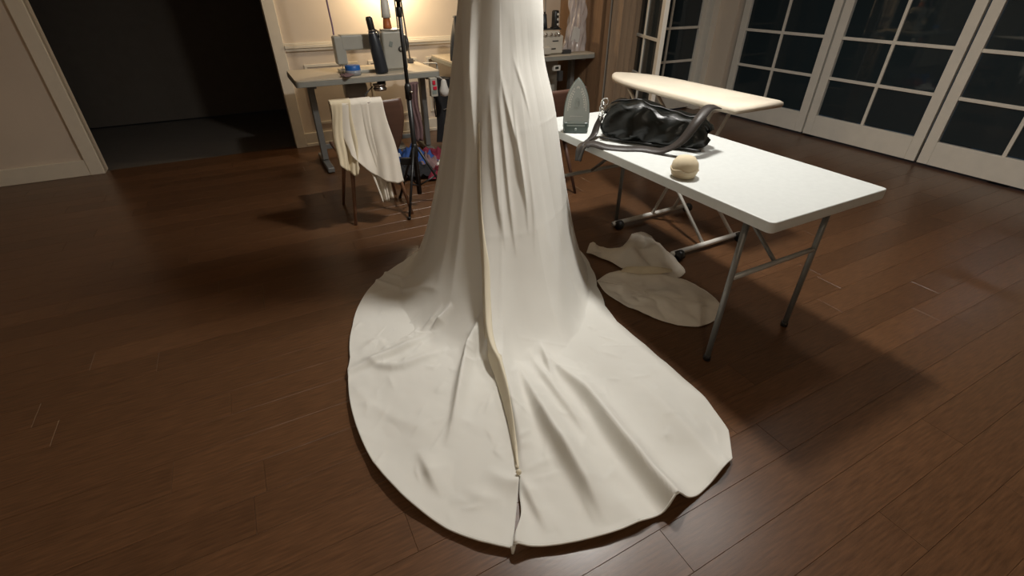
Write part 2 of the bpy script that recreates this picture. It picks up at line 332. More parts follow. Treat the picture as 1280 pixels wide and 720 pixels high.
# each crease: path on the cloth seen from above (waist towards hem), heights along it, spread to the viewer's left and right
# the sign of the distance: travelling towards the viewer, the viewer's left lies to the right of travel
_r = np.array([.18,.24,.31,.42,.56,.72,.86,1.0,1.15,1.3,1.45,1.5]); _a = np.radians(np.interp(_r, SEAM[:, 0], SEAM[:, 1]))
RIDGE = [(AX+a_*math.sin(b_)+.012+.010*min(1, a_), AY-a_*math.cos(b_)) for a_, b_ in zip(_r, _a)]
FOLDS = [
 # name, path, heights, spread left, spread right, panel (L, R or both)
 ('ridge', RIDGE, [0,.01,.025,.045,.064,.080,.086,.080,.070,.055,.020,.0], .018, .06, 'R'),
 ('B', [(.02,1.54),(.06,1.40),(.115,1.22),(.20,1.03),(.255,.90),(.29,.80)], [.0,.035,.066,.078,.056,.0], .020, .062, 'R'),
 ('Cr', [(.11,1.66),(.205,1.50),(.30,1.35),(.375,1.14),(.435,1.01),(.505,.855)], [.0,.024,.054,.068,.078,.085], .020, .05, 'R'),
 ('C2', [(.07,1.62),(.15,1.42),(.22,1.26),(.30,1.10)], [0,.026,.026,0], .016, .03, 'R'),
 ('R2', [(.125,1.66),(.15,1.56),(.175,1.42)], [0,.028,0], .010, .02, 'R'),
 ('D', [(.028,.985),(.06,.895),(.095,.82),(.11,.78)], [0,.025,.02,0], .012, .03, 'R'),
 ('Dr', [(.01,.93),(.006,.84),(.012,.745)], [.0,.03,.028], .016, .03, 'R'),
 ('Hr', [(.30,.95),(.36,.85),(.39,.80)], [0,.012,.012], .04, .04, 'R'),
 ('Rp', [(.50,1.50),(.58,1.30),(.66,1.12),(.70,1.0)], [0,.02,.03,.03], .05, .06, 'R'),
 ('E', [(-.13,1.76),(-.178,1.66),(-.205,1.55),(-.214,1.38),(-.220,1.22),(-.236,1.10)], [.0,.062,.058,.042,.026,.0], .014, .035, 'L'),
 ('E2', [(-.09,1.73),(-.10,1.63),(-.115,1.55)], [.0,.05,0], .012, .025, 'L'),
 ('Fs', [(-.285,1.835),(-.342,1.795),(-.382,1.750)], [0,.028,.0], .010, .02, 'L'),
 ('F2', [(-.33,1.85),(-.40,1.80),(-.43,1.76)], [0,.014,.0], .010, .016, 'L'),
 ('G', [(-.37,1.76),(-.48,1.645),(-.593,1.555),(-.69,1.47)], [0,.030,.032,.016], .035, .014, 'L'),
 ('G2', [(-.66,1.57),(-.56,1.515),(-.48,1.505),(-.389,1.574),(-.28,1.64)], [0,.018,.024,.018,0], .016, .03, 'L'),
 ('G3', [(-.62,1.36),(-.486,1.25),(-.352,1.19),(-.256,1.15)], [.008,.010,.008,0], .03, .04, 'L'),
 ('G4', [(-.69,1.60),(-.62,1.72),(-.58,1.66)], [.0,.012,.0], .02, .02, 'L'),
 ('Hh', [(-.33,1.09),(-.275,.98),(-.22,.90)], [0,.030,.0], .016, .05, 'L'),
 ('H2', [(-.10,1.02),(-.03,.965),(.02,.955)], [0,.012,.022], .03, .025, 'L'),
 ('H3', [(-.17,.95),(-.10,.90),(-.02,.90)], [0,.012,0], .03, .03, 'L'),
 ('Sm', [(-.75,2.20),(-.60,2.13),(-.45,2.01),(-.34,1.90)], [.012,.012,.008,0], .010, .014, 'L'),
 ('S2', [(-.72,2.28),(-.57,2.22),(-.42,2.08)], [.012,.012,.0], .010, .014, 'L'),
 ('V1', [(-.055,2.215),(-.017,2.16),(.036,2.098),(.055,2.015)], [0,.009,.009,0], .007, .012, 'R'),
 ('V2', [(-.0,2.25),(.053,2.217),(.085,2.19)], [0,.006,.0], .006, .010, 'R'),
 ('V3', [(-.098,2.20),(-.079,2.112),(-.055,1.995),(-.03,1.90)], [0,.012,.012,0], .008, .014, 'R'),
 ('V3b', [(-.06,2.19),(-.035,2.10),(-.01,2.0),(.02,1.9)], [0,.010,.010,0], .008, .014, 'R'),
 ('V6', [(.0,2.20),(.02,2.12),(.06,2.04),(.075,1.97)], [0,.007,.009,0], .006, .012, 'R'),
 ('V4', [(-.20,2.34),(-.185,2.227),(-.199,2.135),(-.246,1.997),(-.296,1.836)], [.012,.013,.014,.01,0], .03, .025, 'L'),
 ('T1', [(-.155,2.315),(-.165,2.27),(-.165,2.20),(-.16,2.10)], [.030,.032,.018,0], .05, .012, 'L'),
 ('V5', [(-.307,2.338),(-.374,2.275),(-.529,2.252)], [.01,.012,.0], .025, .03, 'L'),
 ('V7', [(-.24,2.25),(-.27,2.13),(-.33,1.99),(-.40,1.90)], [.004,.006,.006,0], .03, .03, 'L'),
 ('R1', [(.073,2.111),(.10,2.033),(.105,1.926)], [0,.006,0], .006, .012, 'R'),
 ('R3', [(.14,2.11),(.17,2.0),(.19,1.88)], [0,.008,0], .02, .03, 'R'),
]
CREASES = []
for k in range(150):
    rad = rng.uniform(.75, 1.65); an = math.radians(rng.uniform(-62, 34)); cx, cy = AX+rad*math.sin(an), AY-rad*math.cos(an)
    th = an+rng.choice([0, 0, .5, -.5, 1.2, -1.2])+rng.normal(0, .25); ln = rng.uniform(.04, .17); dx, dy = math.sin(th)*ln/2, -math.cos(th)*ln/2
    CREASES.append(([(cx-dx, cy-dy), (cx+rng.normal(0, .008), cy+rng.normal(0, .008)), (cx+dx, cy+dy)], rng.uniform(.0015, .0055), rng.uniform(.005, .014), rng.uniform(.008, .022), 'L' if cx < 0 else 'R'))
def surface(ph, r, side):
    """cloth position for angle ph (degrees, 0 towards the viewer) and radius r"""
    a = np.radians(ph); e = 1e-3
    def P(ph, r):
        a = np.radians(ph); z = zbase(ph, r)
        squeeze = 1-.11*np.exp(-((z-1.12)/.15)**2)*np.clip(np.sin(a), 0, 1)**.6      # slimmer on the right below the hip
        k = r*squeeze
        return np.stack([AX+k*np.sin(a), AY-k*np.cos(a), z], -1)
    p = P(ph, r); dr = P(ph, r+e)-P(ph, r-e); dph = P(ph+.05, r)-P(ph-.05, r)
    n = np.cross(dph, dr); n /= np.linalg.norm(n, axis=-1, keepdims=True)+1e-12; n *= np.sign(n[..., 2:3]+1e-9)
    x, y = p[..., 0], p[..., 1]; D = np.zeros_like(x)
    for nm, path, hs, wl, wr, who in FOLDS:
        if who != side: continue
        sd, run = seg_field(smooth_poly(path), x, y)
        h = np.interp(run, np.linspace(0, 1, len(hs)), hs)
        # viewer's left = right of travel (positive)
        w = np.where(sd > 0, wl, wr)
        D += h*np.exp(-(np.abs(sd)/w)**1.6)
    for path, h, wl, wr, who in CREASES:
        if who != side: continue
        P3 = np.array(path); m = (x > P3[:, 0].min()-.08) & (x < P3[:, 0].max()+.08) & (y > P3[:, 1].min()-.08) & (y < P3[:, 1].max()+.08)
        if not m.any(): continue
        sd, run = seg_field(P3, x[m], y[m])
        D[m] += h*np.sin(PI*run)*np.exp(-(np.abs(sd)/np.where(sd > 0, wl, wr))**1.5)
    hr = hemr(ph); z = p[..., 2]; flat = np.clip(1-z/.25, 0, 1)
    # soft billows on the floor, pull lines on the steep part
    D += flat*(.006+.006*fbm(x, y, 5, 3, 7.)+.0016*fbm(x, y, 8, 3, 26.)+.0022*np.clip(fbm(x*1.0, y*1.0, 21, 3, 14.), 0, 1)**2)
    ang = np.radians(ph)
    pull = np.sin(ang*23+2*np.sin(z*3)+1)*.5+np.sin(ang*41+3*z)*.25+np.sin(ang*67-4*z+2)*.12
    D += (1-flat)*np.clip((1.35-z)/.3, .12, 1)*.0006*pull
    D += (1-flat)*.0004*fbm(x*3, z*2, 31, 3, 9.)
    # pressed fold lines of the yardage
    for zz in (.83, .42): D += .0012*np.exp(-np.abs(z-zz-.03*np.sin(ang))/.006)
    D += flat*.0016*np.exp(-np.abs(y-1.66)/.006)*(x > .02)
    # the hem curls clear of the boards
    edge = np.clip((r-(hr-.16))/.16, 0, 1)**2
    D += edge*(.007+.018*np.exp(-((wrap(ph)+14)/14)**2)+.012*np.exp(-((wrap(ph)-10)/9)**2))
    p = p+n*np.maximum(D, -.02)[..., None]
    p[..., 2] = np.maximum(p[..., 2], .005)
    return p
def hem_cols(lo, hi, n):
    q = np.linspace(lo, hi, 4000); r = hemr(q); x = r*np.sin(np.radians(q)); y = -r*np.cos(np.radians(q))
    s = np.concatenate([[0], np.cumsum(np.hypot(np.diff(x), np.diff(y))+.004*np.diff(q))]); return np.interp(np.linspace(0, s[-1], n), s, q)
def panel(side, n, m):
    t = np.linspace(0, 1, m)**1.12
    if side == 'L': base = hem_cols(-105, 0, n)
    elif side == 'R': base = hem_cols(0, 105, n)
    else: base = np.linspace(103, 257, n)
    B, T = np.meshgrid(base, t, indexing='ij')
    def radius(q): return r0f(q)+(hemr(q)-r0f(q))*T
    if side == 'F': ph = B; r = radius(ph)
    else:
        ph = B.copy()
        for _ in range(6):
            r = radius(ph); pc = np.interp(r, SEAM[:, 0], SEAM[:, 1])
            if side == 'L':
                pc = pc+1.6*np.exp(-((r-.8)/.45)**2)*np.clip((1.46-r)/.1, 0, 1)     # tucked under the fold of the right panel
                ph = -105+(B+105)*(pc+105)/105
            else:
                pc = pc+.55*np.exp(-((r-1.61)/.065)**2)    # a slit opens near the hem
                ph = 105+(B-105)*(105-pc)/105
        r = radius(ph)
    return surface(ph, r, side)
def grid_mesh(P):
    n, m, _ = P.shape; idx = np.arange(n*m).reshape(n, m)
    f = np.stack([idx[:-1, :-1], idx[1:, :-1], idx[1:, 1:], idx[:-1, 1:]], -1).reshape(-1, 4)
    return P.reshape(-1, 3), f
def np_obj(name, P, m, parent, flip=False, solid=0):
    v, f = grid_mesh(P)
    if flip: f = f[:, ::-1]
    me = bpy.data.meshes.new(name); me.vertices.add(len(v)); me.vertices.foreach_set('co', v.astype(np.float32).ravel())
    me.loops.add(f.size); me.polygons.add(len(f)); me.polygons.foreach_set('loop_start', np.arange(0, f.size, 4, dtype=np.int32)); me.loops.foreach_set('vertex_index', f.astype(np.int32).ravel())
    me.update(); me.validate(); me.materials.append(M[m]); me.shade_smooth()
    o = bpy.data.objects.new(name, me); C.objects.link(o); o.parent = parent; o.matrix_parent_inverse = Matrix.Translation(parent.location).inverted()
    if solid: q = o.modifiers.new('thickness', 'SOLIDIFY'); q.thickness = solid; q.offset = -1
    return o
dress = thing('wedding_dress', 'ivory gown with a long creased train spread over the dark floor', 'dress', (AX, AY, 0), 0)
PLn = panel('L', 330, 300); PRt = panel('R', 360, 300); PFr = panel('F', 90, 60)
pl = np_obj('train_panel', PLn, 'cloth', dress, solid=.0016); pl['label'] = 'left half of the train, creased and partly in shade'
pr = np_obj('train_panel', PRt, 'cloth', dress, solid=.0016); pr['label'] = 'right half of the train with long radiating folds'
np_obj('front_skirt', PFr, 'cloth', dress)
def rel(b):  # mesh given in world coordinates, hung under the dress
    b.v = [(x-AX, y-AY, z) for x, y, z in b.v]; return b
# turned hems along the edges
for P in (PLn, PRt):
    e = P[:, -1, :]; e = e[::2]; rel(MB().tube([(x, y, z-.001) for x, y, z in e], .0035, 6)).build('hem', 'cloth', dress, smooth=True)
# strip along the centre back fold, warm light through cloth put into its colour
rs = np.linspace(.30, 1.44, 150); ww = np.interp(rs, [.30,.36,.45,.58,.72,.85,1.0,1.2,1.44], [.002,.012,.020,.034,.040,.040,.028,.016,.003])
q = np.linspace(0, 1, 14)[:, None]; pc = np.interp(rs, SEAM[:, 0], SEAM[:, 1])[None, :]
dphi = np.degrees(ww/rs)[None, :]; RS = np.repeat(rs[None, :], 14, 0)
CF = surface(pc-.15*dphi*0+q*dphi, RS, 'R')
up_ = .004*np.sin(PI*np.clip(q*.96+.04, 0, 1))**.5+.001
CF = CF+np.stack([-.35*up_*np.ones_like(RS), -.35*up_*np.ones_like(RS), .85*up_*np.ones_like(RS)], -1)
edge0 = CF[:1].copy(); edge0[..., 2] -= .022*np.sin(PI*np.linspace(.02, .98, 150)); edge0[..., 0] -= .003; edge0[..., 2] = np.maximum(edge0[..., 2], .006)
CF = np.concatenate([edge0, edge0*.5+CF[:1]*.5+np.array([-.003, -.001, 0]), CF], 0)
np_obj('centre_fold', CF, 'fold_glow_cloth', dress, solid=.002)['label'] = 'centre back fold with warm glow put into its cream colour'
# small gathered knot where the slit begins, thread end at the hem
kx, ky = .022, .985
rel(MB().lathe([(.001, 0), (.008, .004), (.010, .012), (.006, .02), (.001, .022)], 10, (kx, ky, .018))).build('bar_tack', 'fold_glow_cloth', dress, smooth=True)
e = PRt[0, -1]; rel(MB().tube([(e[0]+.004, e[1]+.01, .03), (e[0]-.001, e[1]-.003, .022), (e[0]-.002, e[1]-.010, .010)], [.005, .007, .004], 8)).build('hem_corner', 'cloth', dress, smooth=True)
# bodice above the hips
def bod(prof):
    rr = []
    for z, a, b_ in prof:
        rr.append([(a*math.cos(t), b_*math.sin(t), z) for t in np.linspace(0, 2*PI, 49)[:-1]])
    return rr
MB().rings(bod([(1.34, .186, .151), (1.42, .165, .135), (1.50, .142, .115), (1.58, .15, .12), (1.68, .178, .135), (1.76, .19, .13), (1.79, .186, .125)]), cap=False).build('bodice', 'cloth', dress, smooth=True)
fm = thing('added_torso', 'unseen linen torso added inside the ivory gown to cast its shadow', 'added form', (AX, AY, 1.5), 0)  # unseen torso added to hold up the gown and throw a shadow
MB().rings(bod([(-.12, .15, .11), (0., .135, .108), (.08, .143, .113), (.18, .17, .128), (.28, .18, .122), (.36, .20, .10), (.41, .15, .08), (.44, .065, .06), (.52, .055, .055)])).build('torso', 'form', fm, smooth=True)
MB().lathe([(.056, .52), (.058, .53), (.03, .545), (.012, .56), (.018, .58), (.004, .595)], 20).build('neck_cap', 'postwood', fm, smooth=True)
# ------------------------------------------------------------------ white folding table, right
def rrect(x0, y0, x1, y1, r, n=5):
    P = []
    for cx, cy, a0 in ((x1-r, y0+r, -PI/2), (x1-r, y1-r, 0), (x0+r, y1-r, PI/2), (x0+r, y0+r, PI)):
        for k in range(n+1): a = a0+PI/2*k/n; P.append((cx+r*math.cos(a), cy+r*math.sin(a)))
    return P
T_U0, T_U1, T_V0, T_V1, T_Z = 1.43, 2.10, .85, 2.42, .73
ft = thing('folding_table', 'white plastic folding table with grey tube legs at right', 'table', room(T_U0, T_V0))
tw, tl = T_U1-T_U0, T_V1-T_V0
MB().prism(rrect(0, 0, tw, tl, .02), T_Z-.042, T_Z).build('tabletop', 'tabletop', ft, bevel=.005)
MB().prism(rrect(.05, .06, tw-.05, tl-.06, .02), T_Z-.06, T_Z-.043).build('underframe', 'greymetal', ft)
for y in (.14, tl-.14):
    for x in (.07, tw-.08):
        lg = MB().tube([(x, y, T_Z-.05), (x, y, .012)], .0125, 12).build('leg', 'greymetal', ft, smooth=True)
        MB().lathe([(.012, 0), (.016, .001), (.016, .022), (.013, .024)], 12, (x, y, 0)).build('foot_cap', 'black', lg, smooth=True)
    MB().tube([(.07, y, .42), (tw-.08, y, .42)], .011, 10).build('crossbar', 'midgrey', ft, smooth=True)
    MB().tube([(tw/2, y, .42), (tw/2, y+(.32 if y < .6 else -.32), T_Z-.055)], .009, 8).build('brace', 'greymetal', ft, smooth=True)

# ------------------------------------------------------------------ steam iron standing on its heel
IW, IH = .064, .265
iron = thing('steam_iron', 'steam iron standing upright on its heel, soleplate facing the gown', 'iron', (.335, 2.555, T_Z), math.radians(-4))
def ogive(w, h, n=18):
    R = []
    for k in range(n+1):
        t = k/n; R.append((w*(1-.06*(1-t)**2*0)*math.cos(t**1.75*PI/2)**.82 if t < 1 else 0.0, .035+t*(h-.035)))
    right = [(w*.93, .012), (w*.985, .03)]+R
    return right+[(-x, y) for x, y in right[::-1][1:]]
lean = Matrix.Rotation(math.radians(90-7), 3, 'X')
def up(p, off=0): return lean
poly = ogive(IW, IH)
MB().prism(poly, 0, .005, lean, (0, -.028, 0)).build('soleplate', 'sole', iron, bevel=.0015)
MB().prism([(x*1.05, y*1.018) for x, y in poly], -.012, -.0005, lean, (0, -.028, 0)).build('skirt', 'ironbody', iron, bevel=.003)
rr = []
for k, (sc, zz) in enumerate(((1, -.012), (.97, -.03), (.8, -.06), (.55, -.075))):
    rr.append([tuple(lean @ Vector((x*sc, .02+(y-.02)*(.98-.12*k), zz))+Vector((0, -.028, 0))) for x, y in poly])
MB().rings(rr).build('housing', 'ironbody', iron, smooth=True)
MB().tube([tuple(lean @ Vector((0, y, z))+Vector((0, -.028, 0))) for y, z in ((.03, -.07), (.04, -.115), (.08, -.128), (.15, -.125), (.19, -.10), (.2, -.06))], [.018, .017, .015, .015, .016, .018], 12).build('handle', 'ironbody', iron, smooth=True)
MB().box((0, -.004, .028), (.128, .055, .055)).build('heel', 'ironbody', iron, bevel=.008)
b = MB()
MB().prism(rrect(-.047, .036, .047, .062, .004), .0051, .0068, lean, (0, -.030, 0)).build('plate', 'ironpanel', iron)
MB().lathe([(.0, .0), (.007, .0), (.006, .003), (.001, .004)], 12, (0, -.0325, .022), Matrix.Rotation(PI/2, 3, 'X')).build('dial', 'ironpanel', iron, smooth=True)
def dot(b, x, y, rx=.0022, ry=.0042):
    b.prism([(x+rx*math.cos(a), y+ry*math.sin(a)) for a in np.linspace(0, 2*PI, 9)[:-1]], .0051, .0056, lean, (0, -.028, 0))
for k in range(11):
    t = k/10
    for s in (-1, 1): dot(b, s*(.046-.026*t**2.2), .115+t*.10); 
for k in range(7):
    for s in (-1, 1): dot(b, s*(.036-.018*(k/6)**2), .13+k*.012)
for k in range(9): dot(b, -.03+.0075*k, .085, .0022, .0014)
for k in range(5): dot(b, -.006+.003*k, .225-.002*abs(k-2), .001, .006)
b.build('steam_holes', 'white', iron)['kind'] = 'stuff'
b = MB()
for rad in (.006, .011, .016):
    b.tube([tuple(lean @ Vector((rad*.75*math.cos(a), .152+rad*1.35*math.sin(a), .0053))+Vector((0, -.028, 0))) for a in np.linspace(0, 2*PI, 25)], .0009, 5)
b.build('embossed_ovals', 'ironpanel', iron)

# ------------------------------------------------------------------ black leather bag
bag = thing('leather_bag', 'slouching glossy black leather bag lying on the white folding table', 'bag', (.70, 2.37, T_Z), math.radians(-27))
BL, BD, BH = .27, .095, .165      # half length, half depth, height
def bagp(a, t):
    # a runs round the girth (y-z), t along the length
    x = (t*2-1); th = a*2*PI
    cs, sn = math.cos(th), math.sin(th); pw = .42
    y = math.copysign(abs(cs)**pw, cs); z = math.copysign(abs(sn)**pw, sn)
    end = (1-abs(x)**6)**.5 if abs(x) < 1 else 0
    endk = .30+.70*end
    top = 1-.28*max(0, z)                                   # narrows towards the zip
    sag = 1-.10*math.sin((x+.2)*2.4)-.22*max(0, x-.35)-.12*max(0, -x-.75)
    crumple = .006*math.sin(9*x+4*y)+.005*math.sin(17*x-6*z+1)+.004*math.sin(23*y+11*x)
    zz = (.5+.5*z*endk)*BH*sag
    if z > .2: zz += .018*math.exp(-((x+.25)/.22)**2)
    return (x*BL*(.94+.06*math.sin(th*2)), y*BD*endk*top+crumple, max(.001, zz+crumple*(.6 if z > -.5 else 0)))
MB().grid(bagp, 72, 64).build('body', 'leather', bag, smooth=True)
b = MB().tube([(x*BL, .0, bagp(.25, (x+1)/2)[2]+.002) for x in np.linspace(-.85, .85, 20)], .004, 6); b.build('zip', 'black', bag, smooth=True)
b = MB().tube([(x*BL, -BD*.99-.004*math.sin(9*x), .014) for x in np.linspace(-.9, .9, 24)], .004, 6); b.build('piping', 'black', bag, smooth=True)
def ribbon(path, w, nrm, th=.0035, tw=None):
    P = [Vector(p) for p in path]; out = []
    for i, p in enumerate(P):
        t = (P[min(i+1, len(P)-1)]-P[max(i-1, 0)]).normalized(); n = Vector(nrm[i] if isinstance(nrm, list) else nrm)
        n = (n-t*n.dot(t)).normalized(); s_ = t.cross(n)
        out.append([tuple(p+s_*w/2+n*th/2), tuple(p+s_*w/2-n*th/2), tuple(p-s_*w/2-n*th/2), tuple(p-s_*w/2+n*th/2)])
    return MB().rings(out)
def cat(P, n=8):
    P = [Vector(p) for p in P]; Q = [P[0]*2-P[1]]+P+[P[-1]*2-P[-2]]; out = []
    for i in range(1, len(Q)-2):
        for k in range(n):
            t = k/n; a, b_, c_, d_ = Q[i-1:i+3]
            out.append(.5*((2*b_)+(c_-a)*t+(2*a-5*b_+4*c_-d_)*t*t+(3*b_-a-3*c_+d_)*t**3))
    out.append(P[-1]); return out
# strap: from the left ring down over the table edge, back along the top and up over the bag's front (bag's own axes)
Ri = Matrix.Rotation(math.radians(27), 3, 'Z')
def bl(x, y, z): return tuple(Ri @ Vector((x-.70, y-2.37, z-T_Z)))
sp = cat([bl(.450, 2.465, .83), bl(.432, 2.455, .79), bl(.415, 2.43, .75), bl(.385, 2.385, .738), bl(.355, 2.345, .733), bl(.333, 2.325, .71), bl(.328, 2.305, .655)], 8)
ribbon(sp, .046, (-.45, -.45, .75)).build('strap', 'strap', bag, smooth=True)
sp = cat([bl(.330, 2.29, .66), bl(.352, 2.30, .725), bl(.39, 2.295, .742), bl(.45, 2.25, .737), bl(.53, 2.225, .737), bl(.61, 2.22, .738), bl(.69, 2.17, .745), bl(.76, 2.135, .80), bl(.82, 2.15, .885), bl(.88, 2.21, .925), bl(.94, 2.26, .92)], 8)
ribbon(sp, .046, [(-.5, -.3, .5)]*10+[(.05, -.35, .9)]*71).build('strap', 'strap', bag, smooth=True)
b = MB()
for k in range(7):
    c0 = Vector(bl(.450+.006*math.sin(k*2.1), 2.47-.003*k, .895-.012*k)); ax = k % 2
    b.tube([tuple(c0+Vector(((.011 if ax else .004)*math.cos(a), (.004 if ax else .011)*math.cos(a), .012*math.sin(a)))) for a in np.linspace(0, 2*PI, 13)], .0022, 6)
b.build('chain', 'chrome', bag, smooth=True)
MB().tube([tuple(Vector(bl(.462, 2.465, .90))+Vector((.016*math.cos(a), .004, .016*math.sin(a)))) for a in np.linspace(0, 2*PI, 17)], .003, 6).build('ring', 'chrome', bag, smooth=True)

# cream pin cushion at the crop of the table
pc = thing('cream_bundle', 'small rounded cream bundle on the near part of the white table', 'bundle', (.700, 1.87, T_Z), 0)
MB().lathe([(.01, 0), (.045, .004), (.055, .03), (.05, .06), (.035, .08), (.012, .088)], 20).build('pad', 'muslin2', pc, smooth=True)
MB().tube([(.053*math.cos(a), .053*math.sin(a), .035+.003*math.sin(5*a)) for a in np.linspace(0, 2*PI, 25)], .004, 6).build('band', 'muslin2', pc, smooth=True)

# ------------------------------------------------------------------ ironing board
ib = thing('ironing_board', 'cream covered ironing board with rounded tip behind the black bag', 'ironing board', room(2.40, 2.94))
def bo(n=14):
    P = []
    half = lambda y: .19*min(1, (1-math.exp(-y/.16))*1.08)
    ys = [0]+[.004*1.55**k for k in range(12)]+[.7, .9, 1.1, 1.24]
    ys = [y for y in ys if y <= 1.24]; ys.sort()
    R = [(half(y), -y) for y in ys]
    return R+[(-x, y) for x, y in R[::-1][:-1]]
ol = bo()
rr = []
for sc, z in ((.90, .815), (.985, .818), (1, .83), (.995, .845), (.96, .853), (.6, .856)):
    rr.append([(x*sc, -.62+(y+.62)*(sc if sc > .9 else sc), z) for x, y in ol])
MB().rings(rr).build('padded_top', 'boardcover', ib, smooth=True)
for sgn, ft_, tp in ((1, -.62-.56, -.25), (-1, -.72, -1.05)):
    pass
for x, (y0, y1) in ((-.10, (-.70, -1.02)), (.10, (-.70, -1.02))): MB().tube([(x, y0, .03), (x*.8, y1, .815)], .011, 10).build('leg', 'whitemetal', ib, smooth=True)
for x, (y0, y1) in ((-.13, (-1.20, -.28)), (.13, (-1.20, -.28))): MB().tube([(x, y0, .03), (x*.8, y1, .815)], .011, 10).build('leg', 'whitemetal', ib, smooth=True)
for y, w in ((-.70, .68), (-1.20, .58)):
    f = MB().tube([(-w/2-.10, y, .032), (w/2-.10, y, .032)], .016, 12).build('foot_bar', 'whitemetal', ib, smooth=True)
    for s in (-1, 1):
        cx = -.10+s*(w/2-.03)
        MB().lathe([(.004, -.02), (.030, -.018), (.031, 0), (.030, .018), (.004, .02)], 16, (cx, y-.03, .031), Matrix.Rotation(PI/2, 3, 'Y')).build('foot_wheel', 'black', f, smooth=True)

# ------------------------------------------------------------------ muslin pattern pieces on the floor
def cloth_piece(name, label, cat_, outline, height, seed, m, ridges=(), solid=.002, n=60, k=26, z0=.004, parts=()):
    P = smooth_poly(list(outline)+[outline[0]]); cx, cy = np.mean(P[:, 0]), np.mean(P[:, 1])
    s = np.concatenate([[0], np.cumsum(np.hypot(*np.diff(P, axis=0).T))]); q = np.linspace(0, s[-1], n*2+1)
    ex = np.interp(q, s, P[:, 0])-cx; ey = np.interp(q, s, P[:, 1])-cy
    t = np.linspace(.0, 1, k)[None, :]**.8; x = ex[:, None]*t; y = ey[:, None]*t
    z = height*np.abs(fbm(x, y, seed, 3, 12.))*(1-.55*t**3)+.003*np.abs(fbm(x, y, seed+1, 3, 50.))+z0
    for path, h, w in ridges:
        sd, run = seg_field(np.array(path)-np.array([cx, cy]), x, y); z = z+h*np.sin(PI*np.clip(run*.9+.05, 0, 1))*np.exp(-(np.abs(sd)/w)**1.5)
    z = np.maximum(z, .003)
    root = thing(name, label, cat_, (cx, cy, 0), 0)
    o = np_obj('cloth', np.stack([x, y, z], -1), m, root, solid=solid); o.matrix_parent_inverse = Matrix.Identity(4)
    e = np.stack([x, y, z], -1)[:, -1, :]
    MB().tube([tuple(p) for p in e[::2]], .002, 5).build('stitched_edge', m, root, smooth=True)
    return root
cloth_piece('muslin_piece', 'crumpled cream muslin piece with a short strap under the table', 'fabric', [(.455,2.53),(.50,2.66),(.56,2.60),(.66,2.58),(.75,2.68),(.80,2.83),(.90,2.80),(.93,2.55),(1.02,2.30),(.86,2.22),(.72,2.27),(.62,2.37),(.56,2.46)], .045, 41, 'muslin', [([(.62,2.42),(.75,2.5),(.88,2.45)], .05, .05), ([(.78,2.75),(.84,2.6),(.9,2.4)], .06, .05), ([(.50,2.65),(.53,2.53)], .03, .02)])
cloth_piece('muslin_piece', 'flat cream muslin panel with a yellowed fold beside the train', 'fabric', [(.472,2.215),(.565,2.31),(.66,2.30),(.80,2.27),(1.0,2.22),(1.10,1.95),(.93,1.80),(.80,1.81),(.66,1.90),(.54,2.02),(.49,2.12)], .022, 47, 'muslin', [([(.56,2.28),(.72,2.24),(.95,2.2)], .05, .035), ([(.60,2.05),(.8,1.98),(1.0,1.95)], .02, .06)])
cloth_piece('folded_scrap', 'yellow cream fold of fabric lying on the flat muslin panel', 'fabric', [(.60,2.235),(.64,2.285),(.80,2.27),(.90,2.235),(.84,2.20),(.70,2.195)], .012, 53, 'muslin2', [([(.62,2.245),(.76,2.24),(.9,2.23)], .03, .03)], z0=.055, n=40, k=12)

# ------------------------------------------------------------------ sewing tables
def sewing_table(u0, v0, w, d, z, label):
    t = thing('sewing_table', label, 'table', room(u0, v0))
    tp = MB().prism(rrect(0, 0, w, d, .03), z-.012, z).build('tabletop', 'beigetop', t, bevel=.003)
    MB().prism(rrect(-.003, -.003, w+.003, d+.003, .033), z-.05, z-.0125).build('edge_band', 'greyedge', t, bevel=.004)
    for x in (.13, w-.075):
        lg = MB().box((x, d/2, (z-.05+.06)/2), (.05, .07, z-.05-.06)).build('leg', 'greymetal', t, bevel=.006)
        MB().box((x, d/2, .03), (.06, d*.85, .045)).build('foot', 'greymetal', t, bevel=.01)
        MB().box((x, d/2, z-.065), (.05, d*.7, .03)).build('bracket', 'greymetal', t, bevel=.005)
    MB().box((w/2, d/2+.02, .16), (w-.28, .03, .04)).build('stretcher', 'greymetal', t, bevel=.004)
    MB().box((w/2+.1, d/2, .10), (.34, .24, .02), rx=math.radians(8)).build('treadle', 'greymetal', t, bevel=.004)
    mo = MB().lathe([(.02, -.10), (.075, -.098), (.08, -.07), (.08, .07), (.06, .09), (.02, .1)], 20, (w*.45, d*.75, z-.17), Matrix.Rotation(PI/2, 3, 'Y')).build('motor', 'machine', t, smooth=True)
    return t
t1 = sewing_table(.36, 4.20, 1.17, .60, .76, 'beige sewing table with grey edge under the industrial machine')
MB().lathe([(.02, 0), (.055, .003), (.058, .02), (.05, .022), (.05, .04), (.056, .042), (.054, .055), (.02, .058)], 24, (.66, .10, .625)).build('pulley', 'chrome', t1, smooth=True)
MB().tube([(.70, .12, .70), (.66, .1, .69)], .03, 8).build('pulley_mount', 'machdark', t1)
MB().tube([(.60, .1, .66), (.52, .09, .60), (.50, .09, .45)], .006, 8).build('knee_lever', 'machdark', t1, smooth=True)
t2 = sewing_table(1.78, 4.47, 1.60, .66, .77, 'beige sewing table by the wood casing, behind the gown')
MB().box((1.17, .09, .64), (.085, .04, .055)).build('control_box', 'white', t2, bevel=.006)
MB().box((1.165, .068, .643), (.04, .006, .022)).build('display', 'screen', t2)
MB().box((1.22, .09, .56), (.05, .05, .10)).build('control_bracket', 'machdark', t2, bevel=.006)
MB().box((1.02, .30, .46), (.60, .02, .46)).build('back_panel', 'machine', t2, bevel=.004)
